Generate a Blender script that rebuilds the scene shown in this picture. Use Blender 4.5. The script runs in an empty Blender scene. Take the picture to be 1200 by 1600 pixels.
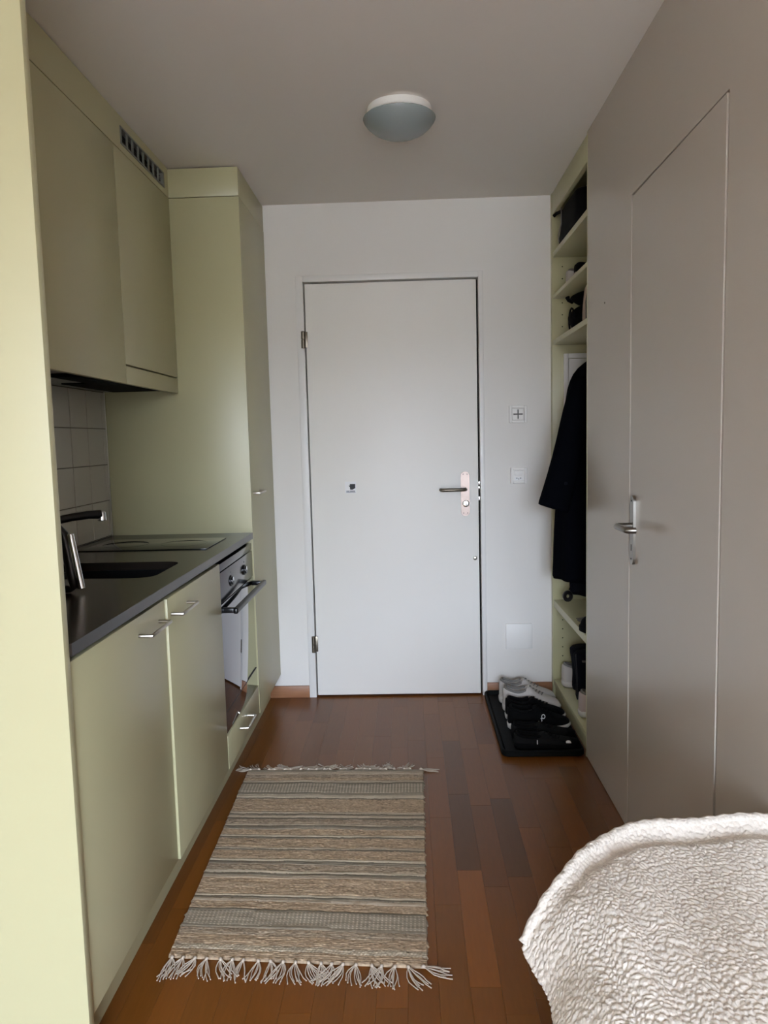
import bpy, bmesh, math, random
import numpy as np
from mathutils import Vector, Matrix

random.seed(7)
RNG = np.random.default_rng(7)
scene = bpy.context.scene
COL = scene.collection

# ------------------------------------------------------------------ camera
CAM_H = 1.2902
YAW, PITCH, ROLL, FPX = -0.0342, -0.0987, -0.0247, 1167.15
cy, sy, cp, sp, cr, sr = math.cos(YAW), math.sin(YAW), math.cos(PITCH), math.sin(PITCH), math.cos(ROLL), math.sin(ROLL)
fwd = Vector((sy * cp, cy * cp, sp)); right = Vector((cy, -sy, 0)); up = right.cross(fwd)
r2 = right * cr + up * sr; u2 = up * cr - right * sr
cam = bpy.data.cameras.new('camera')
cam.sensor_fit = 'HORIZONTAL'; cam.sensor_width = 36.0; cam.lens = 36.0 * FPX / 1200.0
cam.clip_start = 0.05
cam_o = bpy.data.objects.new('camera', cam); COL.objects.link(cam_o)
m = Matrix((r2, u2, -fwd)).transposed().to_4x4(); m.translation = (0, 0, CAM_H)
cam_o.matrix_world = m
scene.camera = cam_o

# ------------------------------------------------------------------ world: overcast sky, light comes in by the window behind the camera
WIN = dict(x0=-.72, x1=1.28, z0=0.10, z1=2.22, y=-3.0)
w = bpy.data.worlds.new('world'); scene.world = w; w.use_nodes = True
nt = w.node_tree; nt.nodes.clear()
out = nt.nodes.new('ShaderNodeOutputWorld'); bg = nt.nodes.new('ShaderNodeBackground')
tc = nt.nodes.new('ShaderNodeTexCoord'); sx = nt.nodes.new('ShaderNodeSeparateXYZ')
mr = nt.nodes.new('ShaderNodeMapRange')          # CIE overcast: (1 + 2 sin elevation) / 3
mr.inputs['From Min'].default_value = 0; mr.inputs['From Max'].default_value = 1
mr.inputs['To Min'].default_value = 3.4; mr.inputs['To Max'].default_value = 6.0
nt.links.new(tc.outputs['Generated'], sx.inputs[0]); nt.links.new(sx.outputs['Z'], mr.inputs['Value'])
nt.links.new(mr.outputs[0], bg.inputs['Strength'])
bg.inputs['Color'].default_value = (0.82, 0.95, 1.15, 1)
nt.links.new(bg.outputs[0], out.inputs['Surface'])
portal = bpy.data.lights.new('window_portal', 'AREA'); portal.shape = 'RECTANGLE'
portal.size = WIN['x1'] - WIN['x0']; portal.size_y = WIN['z1'] - WIN['z0']; portal.cycles.is_portal = True
po = bpy.data.objects.new('window_portal', portal); COL.objects.link(po)
po.location = ((WIN['x0'] + WIN['x1']) / 2, WIN['y'] + .0, (WIN['z0'] + WIN['z1']) / 2)
po.rotation_euler = (math.radians(-90), 0, math.radians(180))

vs = scene.view_settings
vs.view_transform = 'Standard'; vs.look = 'None'; vs.exposure = 3.32; vs.gamma = 1; vs.use_curve_mapping = False
scene.cycles.caustics_reflective = False; scene.cycles.caustics_refractive = False
scene.cycles.max_bounces = 10; scene.cycles.diffuse_bounces = 7; scene.cycles.glossy_bounces = 4

# ------------------------------------------------------------------ helpers
def lin(c):
    return tuple(((v / 255) / 12.92 if v / 255 <= 0.04045 else ((v / 255 + 0.055) / 1.055) ** 2.4) for v in c)

def mat(name, rgb, rough=0.5, metal=0.0, spec=0.5, bump=None, vary=None, coat=0.0, objcol=False, attr=None, sheen=0.0):
    m = bpy.data.materials.new(name); m.use_nodes = True
    n = m.node_tree; b = n.nodes['Principled BSDF']
    c = lin(rgb)
    b.inputs['Base Color'].default_value = (*c, 1)
    b.inputs['Roughness'].default_value = rough; b.inputs['Metallic'].default_value = metal
    b.inputs['Specular IOR Level'].default_value = spec
    b.inputs['Coat Weight'].default_value = coat
    b.inputs['Sheen Weight'].default_value = sheen
    t = n.nodes.new('ShaderNodeTexCoord')
    if attr:
        a = n.nodes.new('ShaderNodeAttribute'); a.attribute_name = attr
        n.links.new(a.outputs['Color'], b.inputs['Base Color'])
    if vary:                                        # (scale, amount, (sx,sy,sz))
        mp = n.nodes.new('ShaderNodeMapping'); mp.inputs['Scale'].default_value = vary[2]
        n.links.new(t.outputs['Object'], mp.inputs[0])
        no = n.nodes.new('ShaderNodeTexNoise'); no.inputs['Scale'].default_value = vary[0]; no.inputs['Detail'].default_value = 5
        n.links.new(mp.outputs[0], no.inputs['Vector'])
        r = n.nodes.new('ShaderNodeMapRange'); r.inputs['To Min'].default_value = 1 - vary[1]; r.inputs['To Max'].default_value = 1 + vary[1]
        n.links.new(no.outputs['Fac'], r.inputs['Value'])
        mx = n.nodes.new('ShaderNodeMix'); mx.data_type = 'RGBA'; mx.blend_type = 'MULTIPLY'; mx.inputs['Factor'].default_value = 1
        n.links.new(r.outputs[0], mx.inputs[7])
        if objcol:
            oi = n.nodes.new('ShaderNodeObjectInfo'); n.links.new(oi.outputs['Color'], mx.inputs[6])
            # shift the grain per piece
            ad = n.nodes.new('ShaderNodeVectorMath'); ad.operation = 'ADD'
            sc = n.nodes.new('ShaderNodeMath'); sc.operation = 'MULTIPLY'; sc.inputs[1].default_value = 37
            n.links.new(oi.outputs['Random'], sc.inputs[0]); n.links.new(sc.outputs[0], ad.inputs[1]); n.links.new(t.outputs['Object'], ad.inputs[0])
            n.links.new(ad.outputs[0], mp.inputs[0])
        else:
            mx.inputs[6].default_value = (*c, 1)
        n.links.new(mx.outputs[2], b.inputs['Base Color'])
    if bump:                                        # (kind, scale, strength, distance)
        if bump[0] == 'noise':
            tx = n.nodes.new('ShaderNodeTexNoise'); tx.inputs['Detail'].default_value = 4; o = tx.outputs['Fac']
        else:
            tx = n.nodes.new('ShaderNodeTexVoronoi'); tx.feature = 'SMOOTH_F1'; tx.inputs['Smoothness'].default_value = .3; o = tx.outputs['Distance']
        tx.inputs['Scale'].default_value = bump[1]; n.links.new(t.outputs['Object'], tx.inputs['Vector'])
        bp = n.nodes.new('ShaderNodeBump'); bp.inputs['Strength'].default_value = bump[2]; bp.inputs['Distance'].default_value = bump[3]
        bp.invert = bump[0] != 'noise'
        n.links.new(o, bp.inputs['Height']); n.links.new(bp.outputs[0], b.inputs['Normal'])
    return m

M = {}
M['wall'] = mat('white_plaster', (228, 225, 220), .85, spec=.3, bump=('noise', 90, .12, .002))
M['ceil'] = mat('ceiling_plaster', (226, 222, 216), .9, spec=.2, bump=('noise', 70, .1, .002))
M['cab'] = mat('pale_green_laminate', (184, 180, 143), .34, spec=.45, bump=('noise', 900, .03, .0005))
M['rwall'] = mat('greige_panel', (186, 177, 165), .24, spec=.5, bump=('noise', 900, .03, .0005))
M['doorw'] = mat('white_door_paint', (238, 235, 229), .45, spec=.35, bump=('noise', 60, .03, .001))
M['framew'] = mat('white_frame_paint', (228, 226, 222), .4)
M['dark'] = mat('dark_gap', (14, 13, 12), .9, spec=.1)
M['steel'] = mat('brushed_steel', (190, 184, 174), .28, metal=1, vary=(40, .08, (1, 1, 6)))
M['chrome'] = mat('chrome', (225, 225, 225), .12, metal=1)
M['hinge'] = mat('bronze_steel', (120, 112, 100), .35, metal=1)
M['stone'] = mat('dark_composite_stone', (42, 36, 31), .22, spec=.42, vary=(300, .15, (1, 1, 1)))
M['sink'] = mat('black_sink', (12, 12, 13), .35)
M['hob'] = mat('black_ceramic_glass', (22, 24, 20), .06, spec=.6)
M['hobline'] = mat('hob_print', (24, 26, 22), .08, spec=.6)
M['blackgloss'] = mat('black_plastic', (10, 10, 11), .28)
M['ovenglass'] = mat('oven_mirror_glass', (150, 150, 155), .03, metal=1)
M['ovenpanel'] = mat('oven_panel', (96, 94, 98), .16, metal=.9)
M['tile'] = mat('grey_white_tile', (190, 187, 180), .18, spec=.5)
M['grout'] = mat('grout', (92, 88, 80), .9)
M['vent'] = mat('vent_aluminium', (132, 136, 132), .5, metal=.3)
M['hood'] = mat('hood_grey', (120, 118, 114), .4, metal=.6)
M['base'] = mat('baseboard_wood', (150, 104, 72), .45, vary=(9, .25, (1, 14, 14)))
M['plank'] = mat('oiled_plank', (128, 88, 60), .30, spec=.31, vary=(5, .14, (28, 1.6, 1)), objcol=True, bump=('noise', 220, .04, .0006))
M['subfloor'] = mat('floor_wood', (118, 74, 42), .35, vary=(5, .2, (14, 2, 1)))
M['plastic'] = mat('white_plastic', (238, 236, 232), .55)
M['plate'] = mat('rosy_satin_steel', (128, 115, 108), .36, metal=1, vary=(25, .12, (1, 1, 1)))
M['satin'] = mat('satin_steel', (150, 146, 138), .34, metal=1)
M['crossgrey'] = mat('switch_gap_grey', (92, 92, 88), .5)
M['glass'] = mat('opal_glass', (142, 151, 151), .25, spec=.5)
M['lampbase'] = mat('white_metal', (238, 236, 230), .4)
M['rug'] = mat('woven_rug', (150, 130, 110), .95, spec=.1, attr='weave')
M['fringe'] = mat('cotton_fringe', (190, 176, 160), .95, spec=.1)
M['tray'] = mat('black_rubber', (13, 15, 15), .65, spec=.12, bump=('noise', 300, .1, .001))
M['coat'] = mat('black_wool', (7, 8, 13), .95, spec=.03, bump=('noise', 500, .3, .002))
M['navy'] = mat('navy_nylon', (10, 11, 19), .75, spec=.1)
M['blackfab'] = mat('black_fabric', (9, 9, 10), .85, spec=.1, bump=('noise', 600, .3, .001))
M['charfab'] = mat('charcoal_mesh', (24, 24, 24), .85, spec=.1, bump=('noise', 500, .5, .002))
M['whitefab'] = mat('white_leather', (190, 184, 178), .6, bump=('noise', 300, .15, .001))
M['whiterub'] = mat('white_rubber', (200, 196, 190), .55)
M['greyfab'] = mat('grey_lining', (120, 116, 112), .9)
M['pinkfab'] = mat('pale_pink_canvas', (186, 168, 160), .8)
M['beige'] = mat('beige_fabric', (170, 150, 134), .85)
M['sherpa'] = mat('cream_sherpa', (214, 206, 195), .9, spec=.2, bump=('noise', 420, .35, .002), sheen=.1)
M['sherpa_hem'] = mat('cream_sherpa_hem', (200, 192, 181), .9, spec=.2, bump=('voronoi', 160, .6, .004), sheen=.1)
M['bedgrey'] = mat('grey_upholstery', (120, 116, 112), .9, bump=('noise', 400, .3, .002))
M['ground'] = mat('pale_gravel_ground', (134, 129, 122), 1, spec=0, vary=(2, .3, (1, 1, 1)))
M['print'] = mat('black_print', (24, 24, 28), .6)
M['printgrey'] = mat('grey_print', (120, 120, 130), .6)
M['whiteprint'] = mat('white_print', (235, 235, 235), .5)

class MB:
    """collects shapes; build() links them as one mesh object"""
    def __init__(s): s.v = []; s.f = []
    def add(s, verts, faces):
        o = len(s.v); s.v += [tuple(p) for p in verts]; s.f += [tuple(i + o for i in f) for f in faces]; return s
    def box(s, x0, x1, y0, y1, z0, z1, bev=0.0, seg=2):
        if bev <= 0:
            return s.add([(x0,y0,z0),(x1,y0,z0),(x1,y1,z0),(x0,y1,z0),(x0,y0,z1),(x1,y0,z1),(x1,y1,z1),(x0,y1,z1)],
                         [(0,3,2,1),(4,5,6,7),(0,1,5,4),(1,2,6,5),(2,3,7,6),(3,0,4,7)])
        bm = bmesh.new(); bmesh.ops.create_cube(bm, size=1)
        for v in bm.verts:
            v.co = ((x0+x1)/2 + v.co.x*(x1-x0), (y0+y1)/2 + v.co.y*(y1-y0), (z0+z1)/2 + v.co.z*(z1-z0))
        bmesh.ops.bevel(bm, geom=list(bm.edges), offset=bev, segments=seg, affect='EDGES', profile=.5)
        return s.bm(bm)
    def bm(s, bm):
        bm.verts.index_update()
        s.add([v.co.copy() for v in bm.verts], [[v.index for v in f.verts] for f in bm.faces]); bm.free(); return s
    def tube(s, pts, rad, n=8, caps=True, sq=None):
        pts = [Vector(p) for p in pts]; k = len(pts)
        rad = rad if hasattr(rad, '__len__') else [rad] * k
        ref = None; rings = []
        for i, p in enumerate(pts):
            t = (pts[min(i+1, k-1)] - pts[max(i-1, 0)]).normalized()
            if ref is None:
                ref = t.orthogonal().normalized() if abs(t.z) > .9 else Vector((0,0,1)).cross(t).normalized()
            ref = (ref - t * ref.dot(t)).normalized(); b = t.cross(ref)
            e = sq or (1, 1)
            rings.append([p + (ref * math.cos(a) * e[0] + b * math.sin(a) * e[1]) * rad[i] for a in [2*math.pi*j/n for j in range(n)]])
        return s.loft(rings, caps)
    def loft(s, rings, caps=True, closed=True):
        n = len(rings[0]); vs = [p for r in rings for p in r]; fs = []
        for i in range(len(rings)-1):
            for j in range(n if closed else n-1):
                a = i*n + j; b = i*n + (j+1) % n; fs.append((a, b, b+n, a+n))
        if caps:
            fs.append(tuple(reversed(range(n)))); fs.append(tuple(range((len(rings)-1)*n, len(rings)*n)))
        return s.add(vs, fs)
    def lathe(s, c, prof, n=32, axis='z'):
        rings = []
        for r, h in prof:
            ring = []
            for j in range(n):
                a = 2*math.pi*j/n; u, v = max(r, 1e-4)*math.cos(a), max(r, 1e-4)*math.sin(a)
                ring.append({'z': (c[0]+u, c[1]+v, c[2]+h), 'y': (c[0]+u, c[1]+h, c[2]+v), 'x': (c[0]+h, c[1]+u, c[2]+v)}[axis])
            rings.append(ring)
        return s.loft(rings)
    def prism(s, poly, a0, a1, axis='y'):
        f = {'y': lambda p, h: (p[0], h, p[1]), 'x': lambda p, h: (h, p[0], p[1]), 'z': lambda p, h: (p[0], p[1], h)}[axis]
        return s.loft([[f(p, a0) for p in poly], [f(p, a1) for p in poly]])
    def build(s, name, mt, parent=None, org=None, sub=0, ang=35, flat=False):
        if parent is not None: org = parent['_o'] if '_o' in parent else (0, 0, 0)
        if org is None: org = (0, 0, 0)
        org = Vector(org)
        me = bpy.data.meshes.new(name)
        me.from_pydata([tuple(Vector(p) - org) for p in s.v], [], s.f)
        bm = bmesh.new(); bm.from_mesh(me); bmesh.ops.recalc_face_normals(bm, faces=bm.faces); bm.to_mesh(me); bm.free()
        if not flat:
            me.shade_smooth(); me.set_sharp_from_angle(angle=math.radians(ang))
        me.materials.append(M[mt] if isinstance(mt, str) else mt)
        o = bpy.data.objects.new(name, me); COL.objects.link(o)
        o['_o'] = tuple(org)
        if parent is not None: o.parent = parent
        else: o.location = org
        if sub:
            md = o.modifiers.new('sub', 'SUBSURF'); md.levels = sub; md.render_levels = sub
        return o

def tag(o, label, cat, group=None):
    o['label'] = label; o['category'] = cat
    if group: o['group'] = group
    return o
def thing(name, label, cat, loc, group=None):
    o = bpy.data.objects.new(name, None); COL.objects.link(o); o.location = loc; o['_o'] = tuple(loc); o.empty_display_size = .05
    return tag(o, label, cat, group)
def struct(o, label=None):
    o['kind'] = 'structure'
    if label: o['label'] = label
    return o
def sroot(name, loc, label):
    o = bpy.data.objects.new(name, None); COL.objects.link(o); o.location = loc; o['_o'] = tuple(loc); o.empty_display_size = .05
    o['label'] = label; o['kind'] = 'structure'; return o
B = lambda *a, **k: MB().box(*a, **k)

# ------------------------------------------------------------------ dimensions (metres; camera stands above the origin)
D = 3.645; H = 2.40
XT, YT = -.669, 3.116          # fronts of the base and tall units, side of the tall unit
XU, ZUB, ZS = -.950, 1.496, 2.281
XB = -1.264                    # kitchen back wall
XR = .690                      # right-hand panel wall
YP0, YP1 = 1.382, 1.404        # end panel of the kitchen
Y1, Y2, Y3 = 1.985, 2.562, 3.120
XK = -.719; ZP = .118

# ------------------------------------------------------------------ the shell
fl = struct(MB().box(-1.30, 2.4, -3.1, D, -.12, -.014).box(-1.30, 2.4, -3.1, .949, -.014, 0).box(.706, 2.4, .949, 1.40, -.014, 0).box(-1.30, -.759, .949, 1.382, -.014, 0).build('floor', 'subfloor'), 'reddish brown strip parquet floor of the hallway kitchen')
PW, PL = .0731, .4775
plank_me = {}
dark_spots = {(0, 0): .62, (0, -1): 1.25, (2, 0): .66}
base_c = lin((119, 71, 24))
def plank(x, y0, y1, shade, warm):
    ln = y1 - y0
    o = B(-PW/2 + .0002, PW/2 - .0002, 0, 1, -.014, 0).build('plank', 'plank', fl, flat=True) if not plank_me else None
    if o is None:
        o = bpy.data.objects.new('plank', plank_me['m']); COL.objects.link(o); o.parent = fl
    plank_me['m'] = o.data
    o.location = (x, y0 + .0003, random.uniform(0, .0002)); o.scale = (1, ln - .0006, 1)
    o.color = (base_c[0]*shade*warm, base_c[1]*shade, base_c[2]*shade/warm, 1)
for k in range(-12, 9):
    xc = .119 + PW*(k + .5)
    if xc + PW/2 > XR + .06 or xc < -.76: continue
    off = 2.12 if k == 0 else 2.12 + random.uniform(0, PL)
    if k == 2: off = 2.085
    j = -4
    while True:
        a = off + j*PL; b = a + PL
        if a > D: break
        if b > .95:
            sh = dark_spots.get((k, j), random.choice([.8, .9, .95, 1., 1.05, 1.12, 1.0]))
            plank(xc, max(a, .95), min(b, D - .002), sh, random.uniform(.97, 1.05))
        j += 1
struct(MB().box(-1.30, 2.4, -3.1, D + .1, H, H + .12).build('ceiling', 'ceil'), 'plain white plaster ceiling')
# end wall with the door opening
DL, DR, DT = -.4847, .3375, 2.03
FL, FR, FT = -.5205, .3695, 2.0657
we = MB().box(-1.3, FL, D, D + .12, 0, H).box(FR, 1.4, D, D + .12, 0, H).box(FL, FR, D, D + .12, FT, H).build('wall_end', 'wall')
struct(we, 'white plastered end wall around the entrance door')
wl = struct(MB().box(-1.34, XB - .008, -3.1, D, 0, H).build('wall_left', 'wall'), 'kitchen wall with square tiles above the worktop')
gr = B(XB - .008, XB - .003, YP1, YT, .906, ZUB + .02).build('grout_bed', 'grout', wl)
tile_me = None
for iy in range(13):
    for iz in range(4):
        y1 = 3.082 - .1495*(iy - 1) if iy else 3.1155; y0 = 3.082 - .1495*iy
        z0 = .908 + .1497*iz
        if y0 < YP1 - .1: continue
        y0 = max(y0, YP1 + .002)
        o = B(XB - .008, XB, y0 + .0022, y1 - .0022, z0 + .0014, z0 + .1497 - .0014, bev=.0012, seg=1).build('tile', 'tile', wl)
wr = MB()
wr.box(XR - .002, XR + .045, 2.3535, 2.905, .004, H)
wr.box(XR - .002, XR + .045, 1.6640, 2.3535, 1.9995, H)
wr.box(XR - .002, XR + .045, 1.40, 1.6640, .004, H)
wro = struct(wr.build('wall_right', 'rwall'), 'greige laminate panel wall with a flush hidden door')
MB().lathe((XR - .003, 2.655, 1.735), [(.0001, -.002), (.003, -.0015), (.0035, .002)], 8, 'x').build('screw_mark', 'hinge', wro)
struct(B(XR + .02, XR + .04, 1.40, 2.90, -.013, .012).build('base_gap_shade', 'dark'))  # dark strip painted in for the shadow gap under the panels
wn = MB().box(XR + .045, 2.4, 1.40, 1.48, 0, H)
struct(wn.build('wall_niche', 'wall'), 'white wall of the sleeping side')
struct(B(2.4, 2.5, -3.1, 1.48, 0, H).build('wall_far_right', 'rwall'))
wb = MB(); W = WIN
wb.box(-1.34, W['x0'], W['y'] - .25, W['y'], 0, H).box(W['x1'], 2.5, W['y'] - .25, W['y'], 0, H)
wb.box(W['x0'], W['x1'], W['y'] - .25, W['y'], 0, W['z0']).box(W['x0'], W['x1'], W['y'] - .25, W['y'], W['z1'], H)
struct(wb.build('wall_back', 'wall'))
wf = MB()
for x in (W['x0'], (W['x0'] + W['x1'])/2 - .03, W['x1'] - .06): wf.box(x, x + .06, W['y'] - .16, W['y'] - .1, W['z0'], W['z1'])
for z in (W['z0'], W['z1'] - .06): wf.box(W['x0'], W['x1'], W['y'] - .16, W['y'] - .1, z, z + .06)
struct(wf.build('window_1', 'framew'))
struct(B(-60, 60, -90, -3.6, -4.2, -4.0).build('ground', 'ground'))
struct(B(-1.34, 1.45, D + .12, D + .22, -.12, H + .1).build('light_leak_block', 'wall'))  # unseen slab added behind the end wall to stop light leaking in
struct(B(-1.30, 1.40, D, D + .12, -.12, 0).build('sill_leak_block', 'subfloor'))  # added below the door opening, closes the light leak at the floor
struct(MB().prism([(-30, -4), (-38, .5), (-49, 3.7), (-70, 5.7), (-88, -4)], -60, 60, 'x').build('horizon_block', 'ground'))  # unseen bank outside, added to cut off the low sky light
# baseboards
struct(B(XK, FL, D - .013, D, 0, .060, bev=.002).build('baseboard_left', 'base'), 'short wooden baseboard left of the entrance door')
struct(B(FR, XR, D - .013, D, 0, .063, bev=.002).build('baseboard_right', 'base'), 'short wooden baseboard right of the entrance door')

# ------------------------------------------------------------------ entrance door
d1 = sroot('door_1', (0, D, 0), 'white flush entrance door with long steel handle plate')
fr = MB()
fr.box(FL, DL - .001, D - .012, D + .10, 0, FT, bev=.002).box(DR + .010, FR, D - .012, D + .10, 0, FT, bev=.002).box(FL, FR, D - .0118, D + .10, DT + .008, FT, bev=.002)
fr.build('frame', 'framew', d1)
B(DL - .001, DR + .010, D + .055, D + .095, 0, DT + .008).build('gap_shade_sheet', 'dark', d1)  # dark sheet behind the leaf, stands in for shade in the door gap
leaf = B(DL + .006, DR, D - .004, D + .04, .010, DT - .001, bev=.0015).build('leaf', 'doorw', d1)
for z0, z1 in ((1.727, 1.809), (.232, .316)):
    hg = MB()
    zc = (z0 + z1)/2
    hg.lathe((DL - .006, D - .016, z0), [(.0001, 0), (.010, .001), (.010, (z1-z0)/2 - .001)], 16)
    hg.lathe((DL - .006, D - .016, zc + .001), [(.010, 0), (.010, (z1-z0)/2 - .003), (.0001, (z1-z0)/2)], 16)
    hg.box(DL - .004, DL + .014, D - .010, D - .003, z0 + .003, z1 - .003, bev=.001)
    hg.build('hinge', 'hinge', d1)
px, pz0, pz1 = .273, .902, 1.119
def capsule(xc, z0, z1, r, n=10):
    return [(xc + r*math.cos(a), z1 - r + r*math.sin(a)) for a in [math.pi*i/n for i in range(n+1)]] + [(xc + r*math.cos(a), z0 + r + r*math.sin(a)) for a in [math.pi + math.pi*i/n for i in range(n+1)]]
hp = MB().prism(capsule(px, pz0, pz1, .021), D - .014, D - .004, 'y').build('handle_plate', 'plate', d1)
lv = MB().tube([(px, D - .012, 1.034), (px, D - .045, 1.034), (px - .006, D - .056, 1.034), (px - .018, D - .060, 1.034), (px - .10, D - .060, 1.034), (px - .112, D - .058, 1.034), (px - .118, D - .050, 1.034), (px - .119, D - .035, 1.034)], .0085, 14)
lv.build('lever', 'hinge', hp)
cy_ = MB().lathe((px + .002, D - .016, .964), [(.0001, -.010), (.012, -.0095), (.0165, -.006), (.0165, .003)], 24, 'y')
cy_.build('lock_knob', 'chrome', hp)
MB().lathe((px + .002, D - .027, .964), [(.0001, -.0005), (.003, 0), (.003, .003)], 10, 'y').build('keyhole', 'dark', hp)
for dx, z in ((-.009, 1.106), (.010, 1.106), (-.009, .917), (.010, .917)):
    MB().lathe((px + dx, D - .0142, z), [(.0001, -.001), (.0026, -.0008), (.0026, .002)], 10, 'y').build('screw', 'dark', hp)
MB().lathe((.318, D - .004, .692), [(.0001, -.004), (.006, -.0035), (.0095, -.002), (.0105, .001)], 20, 'y').build('door_stud', 'steel', d1)
for z0, z1 in ((1.052, 1.070), (1.030, 1.046), (.975, .996)):
    B(DR + .001, DR + .009, D + .0, D + .03, z0, z1, bev=.001).build('latch', 'chrome', d1)
# sticker on the leaf
st = thing('door_sticker', 'small white sticker with black house emblem on the entrance door', 'sticker', (-.284, D - .005, 1.03))
MB().box(-.312, -.258, D - .0049, D - .0043, 1.026, 1.082).build('backing', 'whiteprint', st)
MB().prism([(-.289,1.0705),(-.262,1.0705),(-.262,1.050),(-.268,1.047),(-.274,1.043),(-.287,1.043),(-.289,1.057),(-.294,1.060),(-.293,1.064),(-.288,1.063)], D - .0054, D - .0048).build('emblem', 'print', st)
for i, (a, b, z) in enumerate(((-.306, -.291, 1.0335), (-.289, -.264, 1.0335), (-.306, -.262, 1.0285))):
    B(a, b, D - .0054, D - .0048, z, z + .004 - .001*(i == 2)).build('small_print', 'printgrey', st)

# wall plates right of the door
sw = thing('light_switch', 'white four-button switch with grey cross, upper plate beside the door', 'switch', (.5315, D, 1.389))
x0, x1, z0, z1 = .489, .574, 1.347, 1.430
def plate_frame(o, x0, x1, z0, z1):
    f = MB()
    for a in ((x0, x0 + .013, z0, z1), (x1 - .013, x1, z0, z1), (x0 + .013, x1 - .013, z0, z0 + .013), (x0 + .013, x1 - .013, z1 - .013, z1)):
        f.box(a[0], a[1], D - .013, D, a[2], a[3], bev=.003)
    f.build('frame', 'plastic', o)
plate_frame(sw, x0, x1, z0, z1)
B(x0 + .013, x1 - .013, D - .006, D - .001, z0 + .013, z1 - .013).build('insert', 'plastic', sw)
xc, zc = (x0 + x1)/2, (z0 + z1)/2
for ax in (-1, 1):
    for az in (-1, 1):
        B(xc + ax*.0145 - .0115, xc + ax*.0145 + .0115, D - .009, D - .006, zc + az*.0145 - .0115, zc + az*.0145 + .0115, bev=.0012).build('button', 'plastic', sw)
MB().prism([(-.003,-.022),(.003,-.022),(.003,-.003),(.022,-.003),(.022,.003),(.003,.003),(.003,.022),(-.003,.022),(-.003,.003),(-.022,.003),(-.022,-.003),(-.003,-.003)], -.0006, 0).build('cross', 'crossgrey', sw)
sw.children[-1].location = (xc, 0, zc)
_c = [c for c in sw.children if c.name.startswith('cross')][0]
# cross mesh was built relative to the root, shift into place in front of the insert
_c.location = (xc, D - .0085, zc)
so = thing('switch_socket', 'white wall plate with rocker switch above a three-pin socket', 'socket', (.5325, D, 1.093))
x0, x1, z0, z1 = .493, .573, 1.054, 1.132
plate_frame(so, x0, x1, z0, z1)
B(x0 + .013, x1 - .013, D - .006, D - .001, z0 + .013, z1 - .013).build('insert', 'plastic', so)
xc = (x0 + x1)/2
B(xc - .019, xc + .019, D - .0095, D - .006, 1.094, 1.117, bev=.0015).build('rocker', 'plastic', so)
MB().prism([(xc-.016,1.084),(xc+.016,1.084),(xc+.021,1.078),(xc+.016,1.072),(xc-.016,1.072),(xc-.021,1.078)], D - .0075, D - .006).build('socket_face', 'whiteprint', so)
for dx, z in ((-.009, 1.0805), (0, 1.0765), (.009, 1.0805)):
    MB().lathe((xc + dx, D - .0076, z), [(.0001, -.0004), (.0024, -.0003), (.0024, .001)], 10, 'y').build('pin_hole', 'dark', so)
bp = B(.464, .593, D - .012, D, .233, .362, bev=.004)
tag(bp.build('cover_plate', 'plastic', org=(.5285, D, .2975)), 'blank square white cover plate low on the wall', 'cover plate')

# ------------------------------------------------------------------ kitchen
tag(B(XB, XT, YP0, YP1, 0, H - .001, bev=.001).build('end_panel', 'cab', org=(-.96, 1.393, 0)), 'tall pale green end panel at the near end of the kitchen', 'panel')
def bar_handle(parent, xf, ya, yb, z, out=.033, r=.0048):
    h = MB().tube([(xf, ya, z), (xf + out - .002, ya, z), (xf + out - .0005, ya + .0005, z), (xf + out, ya + .002, z), (xf + out, yb - .002, z), (xf + out - .0005, yb - .0005, z), (xf + out - .002, yb, z), (xf, yb, z)], r, 10)
    return h.build('handle', 'steel', parent)
X1 = -.674; X2 = -.6675; XD = -.6665; XTL = -.664
for (y0, y1, xf, ha, hb, lab) in ((YP1 + .002, Y1, X1, 1.785, 1.933, 'pale green base cabinet nearest the end panel, below the kettle and sink'),
                                  (Y1 + .002, Y2 - .002, X2, 2.018, 2.165, 'pale green base cabinet between the near cabinet and the oven')):
    c = thing('base_cabinet', lab, 'cabinet', (-.95, (y0 + y1)/2, ZP), 'base cabinets under the worktop')
    t = MB().box(XB + .002, xf - .021, y0, y0 + .016, ZP, .874).box(XB + .002, xf - .021, y1 - .016, y1, ZP, .874)
    t.box(XB + .002, xf - .021, y0 + .016, y1 - .016, ZP, ZP + .016).box(XB + .002, XB + .010, y0 + .016, y1 - .016, ZP, .874)
    t.build('carcass', 'cab', c)
    dr = B(xf - .019, xf, y0 + .001, y1 - .001, ZP, .866, bev=.0012).build('door', 'cab', c)
    bar_handle(dr, xf, ha, hb, .818)
oc = thing('oven_cabinet', 'pale green oven housing with a shallow drawer under the oven', 'cabinet', (-.95, 2.845, ZP))
t = MB().box(XB + .002, XT - .022, Y2, Y2 + .016, ZP, .874).box(XB + .002, XT - .022, Y3 - .022, Y3 - .006, ZP, .874).box(XB + .002, XT - .022, Y2 + .016, Y3 - .022, .228, .240)
t.build('carcass', 'cab', oc)
dw = B(XD - .019, XD, Y2 + .001, Y3 - .006, ZP, .242, bev=.0012).build('drawer', 'cab', oc)
bar_handle(dw, XD, 2.752, 2.885, .196, out=.032)
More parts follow.
